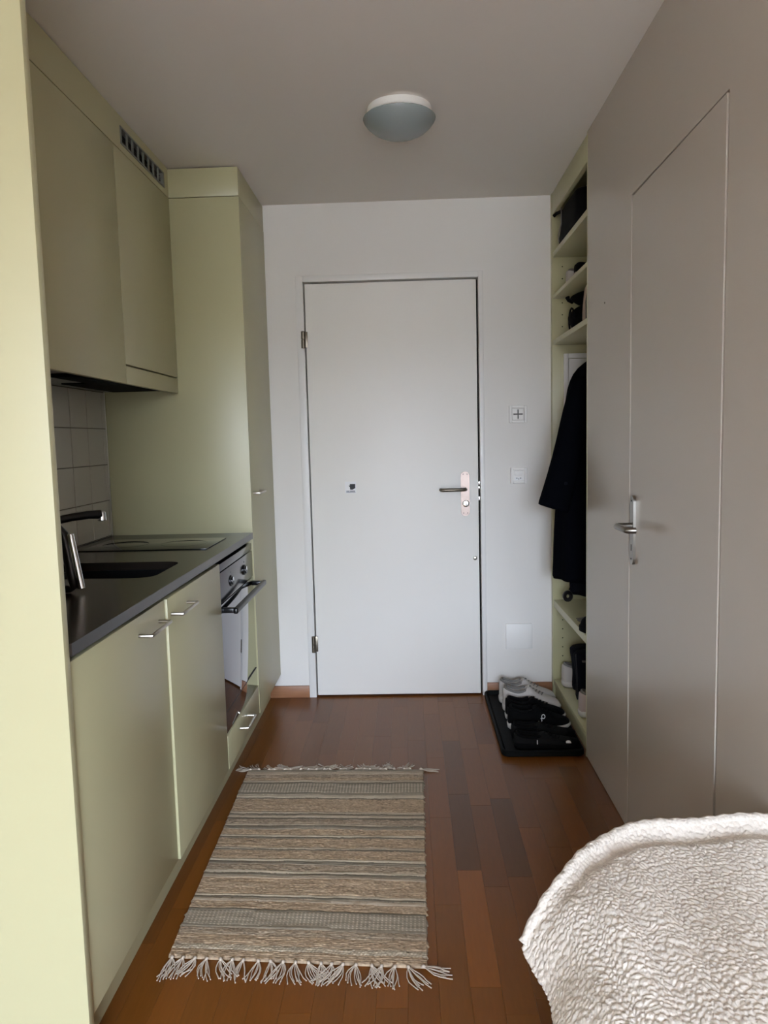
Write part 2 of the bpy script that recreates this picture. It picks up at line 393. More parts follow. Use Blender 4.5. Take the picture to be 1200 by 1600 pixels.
# oven
ov = thing('oven', 'built-in dark glass oven with black bar handle under the worktop', 'oven', (-.95, 2.845, .245))
B(-1.20, XT - .022, Y2 + .020, Y3 - .026, .246, .866).build('body', 'dark', ov)
oy0, oy1 = Y2 + .004, Y3 - .010
B(XT - .020, -.671, oy0, oy1, .835, .862, bev=.001).build('top_trim', 'ovenpanel', ov)
cpn = B(XT - .020, -.670, oy0, oy1, .722, .831, bev=.001).build('control_panel', 'ovenpanel', ov)
for yk in (2.722, 2.952):
    kn = MB().lathe((-.670, yk, .776), [(.021, 0), (.021, .004), (.016, .006), (.015, .010), (.0001, .0105)], 24, 'x').build('knob', 'blackgloss', cpn)
    B(-.660, -.658, yk - .0012, yk + .0012, .776, .790).build('pointer', 'whiteprint', kn)
    MB().lathe((-.670, yk, .808), [(.003, 0), (.003, .0006), (.0001, .0007)], 8, 'x').build('indicator', 'print', cpn)
od = B(XT - .020, -.670, oy0, oy1, .247, .718, bev=.001).build('door', 'ovenglass', ov)
B(-.6702, -.6697, oy0 + .002, oy1 - .002, .322, .3245).build('glass_seam', 'print', od)
hb_ = MB()
for yy in (oy0 + .022, oy1 - .022):
    hb_.box(-.670, -.618, yy - .011, yy + .011, .686, .704, bev=.003)
hb_.box(-.630, -.612, oy0 + .004, oy1 - .004, .684, .706, bev=.006, seg=3)
hb_.build('handle', 'blackgloss', od)
# tall unit
tc_ = thing('tall_cabinet', 'tall pale green cabinet reaching the ceiling beside the entrance door', 'cabinet', (-.96, 3.38, ZP))
B(XB + .002, XTL - .0004, YT, YT + .019, ZP, ZS - .002, bev=.0008).build('side_panel', 'cab', tc_)
MB().box(XB + .002, XTL - .021, D - .019, D - .001, ZP, ZS).box(XB + .002, XTL - .021, YT + .019, D - .019, ZP, ZP + .018).build('carcass', 'cab', tc_)
td = B(XTL - .019, XTL, YT + .020, D - .003, ZP, ZS - .0025, bev=.0012).build('door', 'cab', tc_)
bar_handle(td, XTL, 3.155, 3.285, 1.070, out=.030)
MB().box(XB + .002, XTL - .001, YT, YT + .019, ZS + .001, H - .006, bev=.001).build('top_side_panel', 'cab', tc_)
MB().box(XTL - .019, XTL - .001, YT + .0195, D - .002, ZS + .001, H - .006, bev=.001).build('top_fascia', 'cab', tc_)
B(XB + .002, XTL - .021, YT + .004, D - .004, ZS - .001, ZS).build('top_board', 'dark', tc_)
# plinth
struct(B(XB + .002, XK, YP1, D - .014, 0, ZP - .001).build('trim_1', 'cab'), 'recessed pale green plinth under the kitchen cabinets')
# worktop with sink cut-out
XC = -.664; SY0, SY1, SX0, SX1 = 2.10, 2.39, -1.14, -.745
wt = MB(); zt0, zt1 = .880, .906
def rrect(x0, x1, y0, y1, r, n=5):
    p = []
    for (cx, cy__, a0) in ((x1-r, y1-r, 0), (x0+r, y1-r, 90), (x0+r, y0+r, 180), (x1-r, y0+r, 270)):
        p += [(cx + r*math.cos(math.radians(a0 + 90*i/n)), cy__ + r*math.sin(math.radians(a0 + 90*i/n))) for i in range(n+1)]
    return p
inner = rrect(SX0, SX1, SY0, SY1, .05)
bm = bmesh.new()
ov_ = [bm.verts.new((x, y, zt1)) for x, y in ((XB, YP1), (XC, YP1), (XC, YT), (XB, YT))]
iv_ = [bm.verts.new((x, y, zt1)) for x, y in inner]
es = [bm.edges.new((ov_[i], ov_[(i+1) % 4])) for i in range(4)] + [bm.edges.new((iv_[i], iv_[(i+1) % len(iv_)])) for i in range(len(iv_))]
bmesh.ops.triangle_fill(bm, edges=es, use_beauty=True)
ret = bmesh.ops.extrude_face_region(bm, geom=list(bm.faces))
for v in ret['geom']:
    if isinstance(v, bmesh.types.BMVert): v.co.z = zt0
wt.bm(bm)
tag(wt.build('worktop', 'stone', org=(-.96, 2.25, zt0), ang=30), 'dark grey-brown stone kitchen worktop with sink cut-out', 'worktop')
sk = MB()
rings = [[(x, y, z) for x, y in rrect(SX0 + i, SX1 - i, SY0 + i, SY1 - i, .05 - i*.2)] for i, z in ((-.012, .8795), (.0005, .8795), (.002, .74), (.012, .725), (.05, .72))]
sk.loft(rings, caps=False); n_ = len(rings[0]); sk.f.append(tuple(range(4*n_, 5*n_)))
tag(sk.build('sink', 'sink', org=((SX0+SX1)/2, (SY0+SY1)/2, .72)), 'black rectangular undermount sink set in the worktop', 'sink')
# hob
hb = thing('ceramic_hob', 'narrow black ceramic hob let into the worktop by the tall cabinet', 'hob', (-.96, 2.80, .906))
B(-1.205, -.735, 2.645, 2.945, .9063, .9095, bev=.001).build('glass', 'hob', hb)
for xx in (-1.085, -.86):
    ring = MB(); prof = []
    for i in range(49):
        a = 2*math.pi*i/48; prof.append((xx + .085*math.cos(a), 2.795 + .085*math.sin(a), .9096))
    ring.tube(prof, .00025, 4, caps=False).build('cooking_zone', 'hobline', hb)
# faucet
fa = thing('kitchen_faucet', 'black kitchen tap with long swivel spout and chrome tip over the sink', 'tap', (-1.19, 1.98, .906))
MB().lathe((-1.19, 1.98, .9065), [(.027, 0), (.027, .006), (.022, .012), (.021, .150), (.019, .162), (.0001, .164)], 24).build('column', 'blackgloss', fa)
MB().tube([(-1.185, 1.985, 1.045), (-1.13, 2.04, 1.052), (-1.07, 2.115, 1.066), (-1.01, 2.185, 1.077), (-.975, 2.225, 1.080), (-.95, 2.255, 1.078)], [.015, .0135, .0125, .012, .0125, .014], 14).build('spout', 'blackgloss', fa)
MB().lathe((-.947, 2.258, 1.058), [(.0105, 0), (.0135, .002), (.0135, .026), (.010, .030), (.0001, .031)], 20).build('aerator', 'chrome', fa)
MB().tube([(-1.19, 1.98, 1.068), (-1.205, 1.93, 1.10), (-1.215, 1.89, 1.115)], [.009, .008, .009], 10).build('lever', 'blackgloss', fa)
# kettle, mostly behind the end panel: a conical steel body with a black loop handle capped in polished metal
KX, KY = -1.03, 1.86
ke = thing('electric_kettle', 'polished kettle with black loop handle behind the end panel', 'kettle', (KX, KY, .906))
MB().lathe((KX, KY, .9065), [(.082, 0), (.083, .012), (.078, .016), (.0001, .017)], 28).build('base', 'blackgloss', ke)
MB().lathe((KX, KY, .924), [(.0001, 0), (.074, .001), (.075, .008), (.058, .150), (.052, .190), (.0001, .192)], 32).build('body', 'steel', ke)
MB().lathe((KX, KY, 1.116), [(.053, 0), (.050, .010), (.022, .018), (.012, .032), (.0001, .034)], 28).build('lid', 'blackgloss', ke)
MB().tube([(KX + .045, 1.872, 1.078), (-.940, 1.885, 1.082), (-.912, 1.895, 1.078), (-.900, 1.899, 1.062), (-.897, 1.90, 1.03), (-.887, 1.90, .960), (-.881, 1.90, .922), (-.892, 1.898, .9165), (-.93, 1.888, .9165), (KX + .06, 1.868, .920)],
          [.011, .012, .013, .013, .0125, .012, .011, .010, .010, .009], 12).build('handle', 'blackgloss', ke)
MB().tube([(-.8845, 1.902, 1.061), (-.8825, 1.902, 1.045), (-.863, 1.902, .918)], .0098, 18).build('handle_cap', 'chrome', ke)

# upper units
for (y0, y1, lab) in ((YP1 + .001, 1.972, 'pale green wall cabinet partly hidden by the end panel'), (1.974, 2.541, 'pale green wall cabinet in the middle, left of the extractor hood')):
    c = thing('wall_cabinet', lab, 'cabinet', ((XB+XU)/2, (y0+y1)/2, ZUB), 'wall cabinets above the worktop')
    t = MB().box(XB + .001, XU - .021, y0, y0 + .016, ZUB + .012, ZS - .003).box(XB + .001, XU - .021, y1 - .016, y1, ZUB + .012, ZS - .003).box(XB + .001, XU - .021, y0 + .016, y1 - .016, ZUB + .012, ZUB + .028)
    t.build('carcass', 'cab', c)
    B(XU - .019, XU, y0 + .0006, y1 - .0006, ZUB, ZS - .003, bev=.0008).build('door', 'cab', c)
    B(XB + .002, XU - .021, y0, y1, ZUB + .008, ZUB + .012).build('underside', 'hood', c)
c = thing('wall_cabinet', 'pale green wall cabinet against the tall unit, above the extractor hood', 'cabinet', ((XB+XU)/2, 2.82, 1.56), 'wall cabinets above the worktop')
t = MB().box(XB + .001, XU - .021, 2.543, 2.559, 1.556, ZS - .003).box(XB + .001, XU - .021, YT - .017, YT - .001, 1.556, ZS - .003).box(XB + .001, XU - .021, 2.559, YT - .017, 1.60, 1.616)
t.build('carcass', 'cab', c)
B(XU - .019, XU, 2.5436, YT - .001, 1.5615, ZS - .003, bev=.0008).build('door', 'cab', c)
hd = thing('range_hood', 'slim extractor hood with pale green front strip under the wall cabinet', 'range hood', ((XB+XU)/2, 2.82, ZUB))
B(XU - .019, XU, 2.5436, YT - .001, ZUB, 1.5555, bev=.0008).build('front_strip', 'cab', hd)
B(XB + .002, XU - .021, 2.544, YT - .002, ZUB + .012, 1.553).build('housing', 'hood', hd)
B(XB + .06, XU - .06, 2.60, YT - .05, ZUB + .008, ZUB + .0125).build('filter', 'dark', hd)
B(XU - .10, XU - .03, 2.20, 2.545, ZUB - .004, ZUB + .0075, bev=.002).build('under_light', 'dark', hd)
# fascia over the wall cabinets, with the ventilation grille let in
fx = thing('ceiling_fascia', 'pale green fascia between the wall cabinets and the ceiling', 'fascia', (XU, 2.25, ZS))
g0, g1, gz0, gz1 = 2.607, 3.062, 2.303, 2.362
f = MB().box(XU - .018, XU, YP1, g0, ZS, H - .004).box(XU - .018, XU, g1, YT - .001, ZS, H - .004).box(XU - .018, XU, g0, g1, ZS, gz0).box(XU - .018, XU, g0, g1, gz1, H - .004)
f.build('board', 'cab', fx)
vg = thing('vent_grille', 'grey metal ventilation grille in the fascia near the ceiling', 'vent', (XU, (g0+g1)/2, gz0))
f = MB(); e = .006
f.box(XU - .018, XU + .003, g0, g0 + .010, gz0, gz1).box(XU - .016, XU + .003, g1 - .012, g1, gz0, gz1)
f.box(XU - .016, XU + .003, g0 + .010, g1 - .012, gz0, gz0 + e).box(XU - .016, XU + .003, g0 + .010, g1 - .012, gz1 - e, gz1)
f.build('frame', 'vent', vg)
B(XU - .030, XU - .022, g0, g1, gz0, gz1).build('dark_back', 'dark', vg)
step = (g1 - .012 - g0 - .010)/8
for i in range(1, 8):
    yy = g0 + .010 + step*i
    B(XU - .003, XU + .001, yy - .0065, yy + .0065, gz0 + e, gz1 - e).build('bar', 'vent', vg)
for i in range(1, 5):
    zz = gz0 + e + (gz1 - gz0 - 2*e)*i/5
    B(XU - .014, XU - .009, g0 + .010, g1 - .012, zz - .0012, zz + .0012).build('louvre', 'blackgloss', vg)

# ------------------------------------------------------------------ right wall: flush door
d2 = sroot('door_2', (XR, 2.0, 0), 'flush greige door with long steel handle plate in the panel wall')
MB().prism([(XR + .0004, 2.350), (XR - .0042, 1.6715), (XR + .04, 1.6715), (XR + .04, 2.350)], .008, 1.9945, 'z').build('leaf', 'rwall', d2)
B(XR + .042, XR + .044, 1.6642, 2.353, .0, 1.999).build('joint_shade_sheet', 'dark', d2)  # dark backing painted as the shade inside the joints of the flush door
hy_ = 2.308
hp2 = MB().prism([(y, z) for y, z in capsule(hy_, .882, 1.096, .019)], XR - .008, XR + .0005, 'x').build('handle_plate', 'satin', d2)
MB().tube([(XR - .006, hy_, 1.003), (XR - .040, hy_, 1.003), (XR - .050, hy_ - .003, 1.003), (XR - .056, hy_ - .014, 1.003), (XR - .056, hy_ - .10, 1.003), (XR - .053, hy_ - .112, 1.003), (XR - .045, hy_ - .118, 1.003), (XR - .03, hy_ - .119, 1.003)], .0092, 14).build('lever', 'satin', hp2)
B(XR - .0086, XR - .0078, hy_ - .0025, hy_ + .0025, .925, .945).build('keyhole', 'dark', hp2)
for z in (.90, 1.08): MB().lathe((XR - .008, hy_, z), [(.0001, -.001), (.003, -.0008), (.003, .001)], 10, 'x').build('screw', 'dark', hp2)

# ------------------------------------------------------------------ open wardrobe
wd = thing('open_wardrobe', 'pale green built-in wardrobe with open shelves beside the entrance door', 'wardrobe', (1.0, 3.26, 0))
WY0, WY1, WX1 = 2.912, 3.606, 1.29
B(XR, WX1, WY1, D - .001, 0, H - .002, bev=.001).build('side_panel', 'cab', wd)
B(XR - .003, WX1, 2.905, WY0, 0, H - .002).build('side_panel', 'cab', wd)
B(WX1, WX1 + .012, 2.905, D - .001, 0, H - .002).build('back_panel', 'cab', wd)
B(XR + .001, XR + .02, WY0, WY1, 2.300, H - .003, bev=.001).build('header', 'cab', wd)
B(XR + .02, WX1, WY0, WY1, 2.375, H - .003).build('top_board', 'cab', wd)
SH = [(2.131, .024), (1.937, .018), (1.728, .022), (.486, .033), (.088, .022)]
for zt, th in SH:
    B(XR + .003, WX1, WY0 + .001, WY1 - .001, zt - th, zt, bev=.001).build('shelf', 'cab', wd)
B(XR + .012, XR + .03, WY0, WY1, 0, .066).build('plinth', 'cab', wd)
for i in range(7):
    MB().lathe((.737, WY1, .16 + .045*i), [(.003, .002), (.003, -.0003), (.0001, -.0004)], 8, 'y').build('peg_hole', 'dark', wd)
for i in range(6):
    MB().lathe((.737, WY1, 1.79 + .055*i), [(.003, .002), (.003, -.0003), (.0001, -.0004)], 8, 'y').build('peg_hole', 'dark', wd)
MB().tube([(.99, WY0, 1.66), (.99, WY1, 1.66)], .0125, 14).build('clothes_rail', 'chrome', wd)
fb = thing('fuse_box', 'white framed fuse box door on the wardrobe side panel behind the coat', 'fuse box', (.92, WY1, 1.30))
f = MB(); fx0, fx1, fz0, fz1 = .742, 1.10, 1.25, 1.664
for a in ((fx0, fx0 + .020, fz0, fz1), (fx1 - .02, fx1, fz0, fz1), (fx0 + .02, fx1 - .02, fz0, fz0 + .02), (fx0 + .02, fx1 - .02, fz1 - .022, fz1)):
    f.box(a[0], a[1], WY1 - .014, WY1 - .0005, a[2], a[3], bev=.001)
f.build('frame', 'framew', fb)
B(fx0 + .023, fx1 - .023, WY1 - .011, WY1 - .001, fz0 + .023, fz1 - .025, bev=.001).build('door', 'framew', fb)

# ------------------------------------------------------------------ clothes
def fold_loft(secs, n=40, folds=7, amp=.012, seed=0, top_amp=.2):
    """secs: (cx, cy, z, hx, hy) from top to bottom -> rings with hanging folds"""
    rg = random.Random(seed); ph = [rg.uniform(0, 6.28) for _ in range(4)]
    rings = []; k = len(secs)
    for i, (cx, cy__, z, hx, hy) in enumerate(secs):
        a_ = amp*(top_amp + (1 - top_amp)*i/(k-1)); ring = []
        for j in range(n):
            a = 2*math.pi*j/n
            d = a_*(math.sin(folds*a + ph[0]) + .5*math.sin((folds+4)*a + ph[1] + .6*i))
            ring.append((cx + (hx + d)*math.cos(a), cy__ + (hy + d)*math.sin(a), z + (-.05*math.cos(a) if i == k-1 else 0)*.6))
        rings.append(ring)
    return rings
co = thing('winter_coat', 'long black wool coat with wide sleeve hanging from the wardrobe', 'coat', (.87, 3.27, .6))
secs = [(.87, 3.28, 1.64, .025, .03), (.87, 3.28, 1.61, .075, .05), (.87, 3.28, 1.57, .135, .065), (.87, 3.28, 1.52, .165, .08), (.87, 3.28, 1.44, .185, .09), (.87, 3.28, 1.3, .19, .095), (.868, 3.28, 1.1, .21, .10), (.865, 3.28, .95, .225, .105), (.865, 3.28, .78, .228, .11), (.862, 3.28, .64, .228, .115), (.862, 3.28, .632, .228, .115)]
MB().loft(fold_loft(secs, seed=2)).build('body', 'coat', co, sub=1, ang=80)
sl = MB().tube([(.755, 3.20, 1.52), (.718, 3.185, 1.44), (.694, 3.175, 1.32), (.664, 3.165, 1.18), (.628, 3.16, 1.05), (.606, 3.155, .978), (.605, 3.155, .975)], [.045, .052, .056, .060, .064, .066, .066], 18, sq=(.95, 1.05))
sl.build('sleeve', 'coat', co, sub=1, ang=80)
sl = MB().tube([(.97, 3.22, 1.52), (1.05, 3.2, 1.4), (1.08, 3.2, 1.2), (1.09, 3.2, .96)], [.045, .055, .06, .062], 16)
sl.build('sleeve', 'coat', co, sub=1, ang=80)
MB().lathe((.648, 3.1, 1.085), [(.007, .004), (.007, -.001), (.0001, -.002)], 12, 'y').build('button', 'navy', co)
MB().tube([(.87, 3.28, 1.63), (.87, 3.28, 1.69), (.90, 3.28, 1.70)], .004, 8).build('hook', 'chrome', co)
jk = thing('navy_jacket', 'dark navy jacket hanging behind the long coat, its hem lower', 'jacket', (.93, 3.47, .5))
secs = [(.92, 3.48, 1.63, .02, .03), (.92, 3.48, 1.58, .10, .05), (.92, 3.48, 1.48, .15, .06), (.915, 3.485, 1.2, .165, .06), (.91, 3.485, .9, .17, .062), (.91, 3.485, .68, .17, .065), (.915, 3.485, .525, .165, .06), (.915, 3.485, .52, .165, .06)]
MB().loft(fold_loft(secs, seed=5, amp=.008)).build('body', 'navy', jk, sub=1, ang=80)
MB().tube([(.765, 3.42, .66), (.742, 3.405, .61), (.726, 3.40, .575)], .005, 8).build('drawstring', 'navy', jk)
ring = [(.718 + .015*math.cos(2*math.pi*i/20), 3.40, .547 + .017*math.sin(2*math.pi*i/20)) for i in range(21)]
MB().tube(ring, .0095, 8, caps=False).build('toggle_ring', 'blackgloss', jk)
MB().tube([(.92, 3.48, 1.62), (.92, 3.48, 1.69), (.95, 3.48, 1.70)], .004, 8).build('hook', 'chrome', jk)

# ------------------------------------------------------------------ shoes
def shoe_parts(L, hgt, uppermat, solemat, lacemat, sole_h=.030, collar=.085, lining='greyfab', tongue=1.1, logo=None):
    """returns a list of (name, MB, material, sub); heel at x=0, toe at +x, standing on z=0"""
    K_ = .94; T = [0, .03, .09, .18, .28, .36, .42, .48, .56, .66, .76, .86, .93, .98, 1.0]
    Wd = [.018, .029, .035, .037, .036, .035, .036, .038, .042, .046, .047, .043, .035, .022, .010]
    Hh = [1, 1.04, 1.0, .90, .86, .90, 1.0, .98, .88, .76, .65, .58, .52, .45, .38]
    Wd = [q_*K_ for q_ in Wd]
    rings = []
    for t, wd_, hh in zip(T, Wd, Hh):
        x = t*L; h = hh*collar*hgt; z0 = sole_h*.6; opening = 1 if .04 < t < .41 else 0
        lip = t <= .04
        o = []
        if opening:
            inn = .035
            pts = [(-1.0, z0), (-1.06, z0 + .35*(h-z0)), (-1.0, z0 + .7*(h-z0)), (-.88, z0 + .95*(h-z0)), (-.74, h), (-.62, z0 + .85*(h-z0)), (-.5, inn), (0, inn)]
        else:
            c = tongue if .41 < t < .5 else 1
            pts = [(-1.0, z0), (-1.06, z0 + .3*(h-z0)), (-1.0, z0 + .6*(h-z0)), (-.85, z0 + .82*(h-z0)), (-.62, z0 + .95*(h-z0)), (-.42, h*c*.99), (-.22, h*c), (0, h*c*1.005)]
        full = pts + [(-a, b) for a, b in reversed(pts[:-1])]
        rings.append([(x, a*wd_, b) for a, b in full])
    u = MB().loft(rings, caps=True, closed=False)
    s_ = MB(); rs = []
    for z, k in ((0, .95), (.004, 1.02), (sole_h*.7, 1.07), (sole_h, 1.03)):
        ring = [(t*L*(1 + .02*(k-1)) - (k-1)*.05*(1-t) + (k-1)*.1*t, wd_*k*1.03, z + (.012*max(0, t-.8)/.2 if z < .02 else .006*max(0, t-.8)/.2) + .006*(1-t)*(z > .02)) for t, wd_ in zip(T, Wd)]
        ring += [(p[0], -p[1], p[2]) for p in reversed(ring)]
        rs.append(ring)
    s_.loft(rs)
    parts = [('upper', u, uppermat, 2), ('sole', s_, solemat, 1)]
    for i in range(5):
        t = .47 + .055*i; j = np.interp(t, T, Hh)*collar*hgt; ww = .45*np.interp(t, T, Wd)
        cc = 1.05 if t < .5 else 1.0
        l = MB().tube([(t*L - .006, -ww, j*.985*cc), (t*L, -ww*.4, j*cc + .003), (t*L + .002, ww*.4, j*cc + .003), (t*L + .008, ww, j*.985*cc)], .0026, 6)
        parts.append(('lace', l, lacemat, 0))
    co_ = MB()
    cl = [(np.interp(t, [0, 1], [.03, .41])*L, s*.80*np.interp(np.interp(t, [0, 1], [.03, .41]), T, Wd), np.interp(np.interp(t, [0, 1], [.03, .41]), T, Hh)*collar*hgt) for s, ts in ((-1, [1, .8, .6, .4, .2, .05]), (1, [.05, .2, .4, .6, .8, 1])) for t in ts]
    co_.tube(cl, .0065, 8); parts.append(('collar', co_, lining, 1))
    if logo: parts += logo(L, collar*hgt)
    return parts
def put_shoe(name, parts, loc, rz, label, cat='shoe', group=None, ry=0, rx=0):
    t = thing(name, label, cat, loc, group); t.rotation_euler = (rx, ry, rz)
    for n, mb, mt, sub in parts:
        q = MB(); q.v = list(mb.v); q.f = list(mb.f)
        t['_o'] = (0, 0, 0)
        q.build(n, mt, t, sub=sub, ang=75)
    return t
def loop_logo(L, h):
    a = MB(); y = -.0405
    # two small joined loops, white, on the outer side
    c1 = [(.56*L + .007*math.cos(t), y - .0042, .068 + .009*math.sin(t)) for t in [2*math.pi*i/14 for i in range(15)]]
    a.tube(c1, .0017, 5, caps=False)
    c2 = [(.51*L + .007*math.cos(t), y - .0052, .051 + .009*math.sin(t)) for t in [math.pi*1.1 + 4.2*i/10 for i in range(11)]] + [(.55*L, y - .0048, .060)]
    a.tube(c2, .0017, 5)
    return [('emblem', a, 'whiteprint', 0)]
def moon_logo(L, h):
    a = MB(); y = -.040
    poly = [(.82*L + .010*math.cos(t), .036 + .008*math.sin(t)) for t in [math.pi*i/10 for i in range(11)]]
    a.prism(poly, y - .006, y + .004, 'y')
    b = MB().box(.34*L, .345*L + .001, y - .004, y + .004, .030, .046)
    return [('emblem', a, 'whiteprint', 0), ('side_tab', b, 'whiteprint', 0)]
TZ = .012     # inside of the tray
g = 'shoes on the black boot tray'
put_shoe('sneaker', shoe_parts(.262, 1.28, 'whitefab', 'whiterub', 'greyfab', lining='greyfab', sole_h=.036), (.412, 3.506, TZ), math.radians(-3), 'white sneaker farthest back on the tray, against the baseboard', group=g)
put_shoe('sneaker', shoe_parts(.262, 1.28, 'whitefab', 'whiterub', 'greyfab', lining='greyfab', sole_h=.036), (.416, 3.400, TZ), math.radians(-4), 'white sneaker on the tray between its pair and the black shoes', group=g)
put_shoe('running_shoe', shoe_parts(.265, 1.1, 'blackfab', 'whiterub', 'blackfab', lining='blackfab'), (.414, 3.293, TZ), math.radians(-3), 'black running shoe standing behind the one with white loop emblem', group=g)
put_shoe('running_shoe', shoe_parts(.268, 1.12, 'blackfab', 'whiterub', 'blackfab', lining='blackfab', logo=loop_logo), (.410, 3.186, TZ), math.radians(-3), 'black running shoe with pale sole and white loop emblem', group=g)
put_shoe('running_shoe', shoe_parts(.262, .70, 'charfab', 'blackfab', 'charfab', lining='blackfab'), (.412, 3.080, TZ), math.radians(-2), 'charcoal trainer behind the one with a white half-moon mark', group=g)
put_shoe('running_shoe', shoe_parts(.262, .70, 'charfab', 'blackfab', 'charfab', lining='blackfab', logo=moon_logo), (.408, 2.976, TZ), math.radians(-1), 'charcoal trainer with white half-moon mark at the tray front', group=g)
# boot tray: rounded rim, open inside
tr = MB()
def rr(i, z, r): return [(x, y, z) for x, y in rrect(.352 + i, XR - .006 - i, 2.902 + i, D - .016 - i, max(r - i, .004))]
rings = [rr(.006, .001, .03), rr(.0, .006, .03), rr(.0, .024, .03), rr(.003, .028, .03), rr(.008, .028, .03), rr(.013, .022, .03), rr(.020, .0115, .03)]
tr.loft(rings, caps=True)
tag(tr.build('boot_tray', 'tray', org=(.52, 3.27, 0)), 'black rubber boot tray with raised rim on the floor', 'tray')

# things on the wardrobe shelves
g = 'shoes on the wardrobe shelves'
z = .0885
put_shoe('sneaker', shoe_parts(.27, 1.25, 'whitefab', 'whiterub', 'whitefab'), (.712, 3.50, z), math.radians(3), 'white sneaker at the far end of the bottom wardrobe shelf', group=g)
bo = thing('ankle_boot', 'dark navy tall boot on the bottom wardrobe shelf', 'boot', (.80, 3.29, z))
secs = []
bx_, by_ = .785, 3.285
rings = []
for zz, fx_, bxk, wy in ((0, .22, .055, .040), (.03, .22, .058, .045), (.07, .17, .056, .044), (.10, .10, .054, .045), (.14, .075, .058, .052), (.19, .075, .066, .058), (.24, .075, .074, .060)):
    rings.append([(bx_ + (fx_ if math.cos(a) > 0 else bxk)*math.cos(a), by_ + wy*math.sin(a), z + zz) for a in [2*math.pi*j/20 for j in range(20)]])
MB().loft(rings).build('shaft', 'navy', bo, sub=1, ang=80)
MB().tube([(bx_ - .055, by_ - .028, z + .02), (bx_ - .055, by_ - .03, z + .12), (bx_ - .062, by_ - .034, z + .23)], .0022, 6).build('zip', 'blackgloss', bo)
B(bx_ - .040, bx_ - .020, by_ - .064, by_ - .050, z + .200, z + .206).build('logo_tag', 'greyfab', bo)
bo2 = thing('ankle_boot', 'dark navy tall boot behind its pair on the bottom shelf', 'boot', (.80, 3.40, z))
MB().loft([[(p[0] + .012, p[1] + .127, p[2] - .012*(p[2] > z + .2)) for p in r] for r in rings]).build('shaft', 'navy', bo2, sub=1, ang=80)
put_shoe('sneaker', shoe_parts(.27, 1.25, 'pinkfab', 'whiterub', 'pinkfab'), (.704, 3.11, z), math.radians(2), 'pale pink sneaker at the near end of the bottom wardrobe shelf', group=g)
# shelf above: hat and scarf
z = .4865
ht = thing('knit_hat', 'small black knitted hat on the lower wardrobe shelf', 'hat', (.735, 3.0, z))
MB().lathe((.742, 3.005, z), [(.052, 0), (.057, .008), (.056, .028), (.050, .045), (.034, .060), (.012, .067), (.0001, .068)], 28).build('crown', 'blackfab', ht)
MB().lathe((.742, 3.005, z), [(.055, .0005), (.061, .004), (.061, .022), (.056, .026)], 28).build('brim', 'blackfab', ht)
scf = thing('scarf', 'crumpled grey scarf lying behind the knitted hat', 'scarf', (.76, 3.14, z))
sv = MB(); rings = []
for i in range(13):
    y = 3.075 + .012*i
    rings.append([(.715 + .012*j + .004*math.sin(i*1.3), y, z + .003 + (.012 + .010*math.sin(i*.9 + j*.7))*math.sin(math.pi*j/12)**.6*math.sin(math.pi*(i+.5)/13)**.5) for j in range(13)])
sv.loft(rings, caps=False, closed=False)
so_ = sv.build('cloth', 'greyfab', scf, ang=80); md = so_.modifiers.new('thick', 'SOLIDIFY'); md.thickness = .003; md.offset = -1
# upper shelves
z = 2.1315
bg_ = thing('handbag', 'black soft bag with pale piping on the top wardrobe shelf', 'bag', (.88, 3.33, z))
rings = []
for zz, k, ky in ((0, 1.03, 1.0), (.01, 1.06, 1.03), (.05, 1.03, 1.0), (.11, .98, .95), (.155, 1.0, .93), (.166, .96, .90)):
    rings.append([(.88 + (x - .88)*k, 3.34 + (y - 3.34)*ky, z + zz) for x, y in rrect(.706, 1.05, 3.16, 3.535, .05)])
MB().loft(rings).build('body', 'blackfab', bg_, sub=1, ang=80)
MB().tube([(.696, 3.475, z + .012), (.694, 3.478, z + .045), (.704, 3.470, z + .09), (.703, 3.462, z + .135), (.702, 3.455, z + .158)], .0028, 6).build('piping', 'greyfab', bg_)
MB().tube([(.715, 3.50, z + .154), (.692, 3.515, z + .148), (.682, 3.525, z + .140)], .008, 8).build('strap', 'blackfab', bg_)
z = 1.9375
put_shoe('sneaker', shoe_parts(.25, .9, 'whitefab', 'whiterub', 'blackfab'), (.725, 3.46, z), math.radians(4), 'white low sneaker on the second wardrobe shelf, farther in', group=g)
put_shoe('sneaker', shoe_parts(.25, .9, 'whitefab', 'whiterub', 'blackfab'), (.735, 3.34, z), math.radians(-3), 'white low sneaker on the second wardrobe shelf beside the flat black shoe', group=g)
put_shoe('ballet_flat', shoe_parts(.24, .55, 'blackfab', 'beige', 'blackfab', lining='blackfab', sole_h=.018), (.704, 3.20, z), math.radians(2), 'flat black shoe at the edge of the second wardrobe shelf', group=g)
z = 1.7285
def lump(c, r, seed, n=24, sq=(1, 1, 1), am=.12):
    rg = random.Random(seed); ph = [rg.uniform(0, 6) for _ in range(6)]; mb = MB(); rings = []
    for i in range(1, 14):
        th = math.pi*i/14; ring = []
        for j in range(n):
            a = 2*math.pi*j/n
            d = 1 + am*(math.sin(3*a + ph[0] + 2*th)*.5 + math.sin(5*a + ph[1])*math.sin(2*th + ph[2])*.4 + .4*math.sin(4*th + ph[3] + a))
            ring.append((c[0] + r*sq[0]*d*math.sin(th)*math.cos(a), c[1] + r*sq[1]*d*math.sin(th)*math.sin(a), c[2] - r*sq[2]*math.cos(th)*(1 + .0*d)))
        rings.append(ring)
    return mb.loft(rings)
rl = thing('rolled_pouch', 'round black rolled pouch lying on the third wardrobe shelf', 'pouch', (.79, 3.40, z))
lump((.790, 3.40, z + .062), .062, 3, sq=(1.05, 1.1, 1)).build('roll', 'blackfab', rl, sub=1, ang=80)
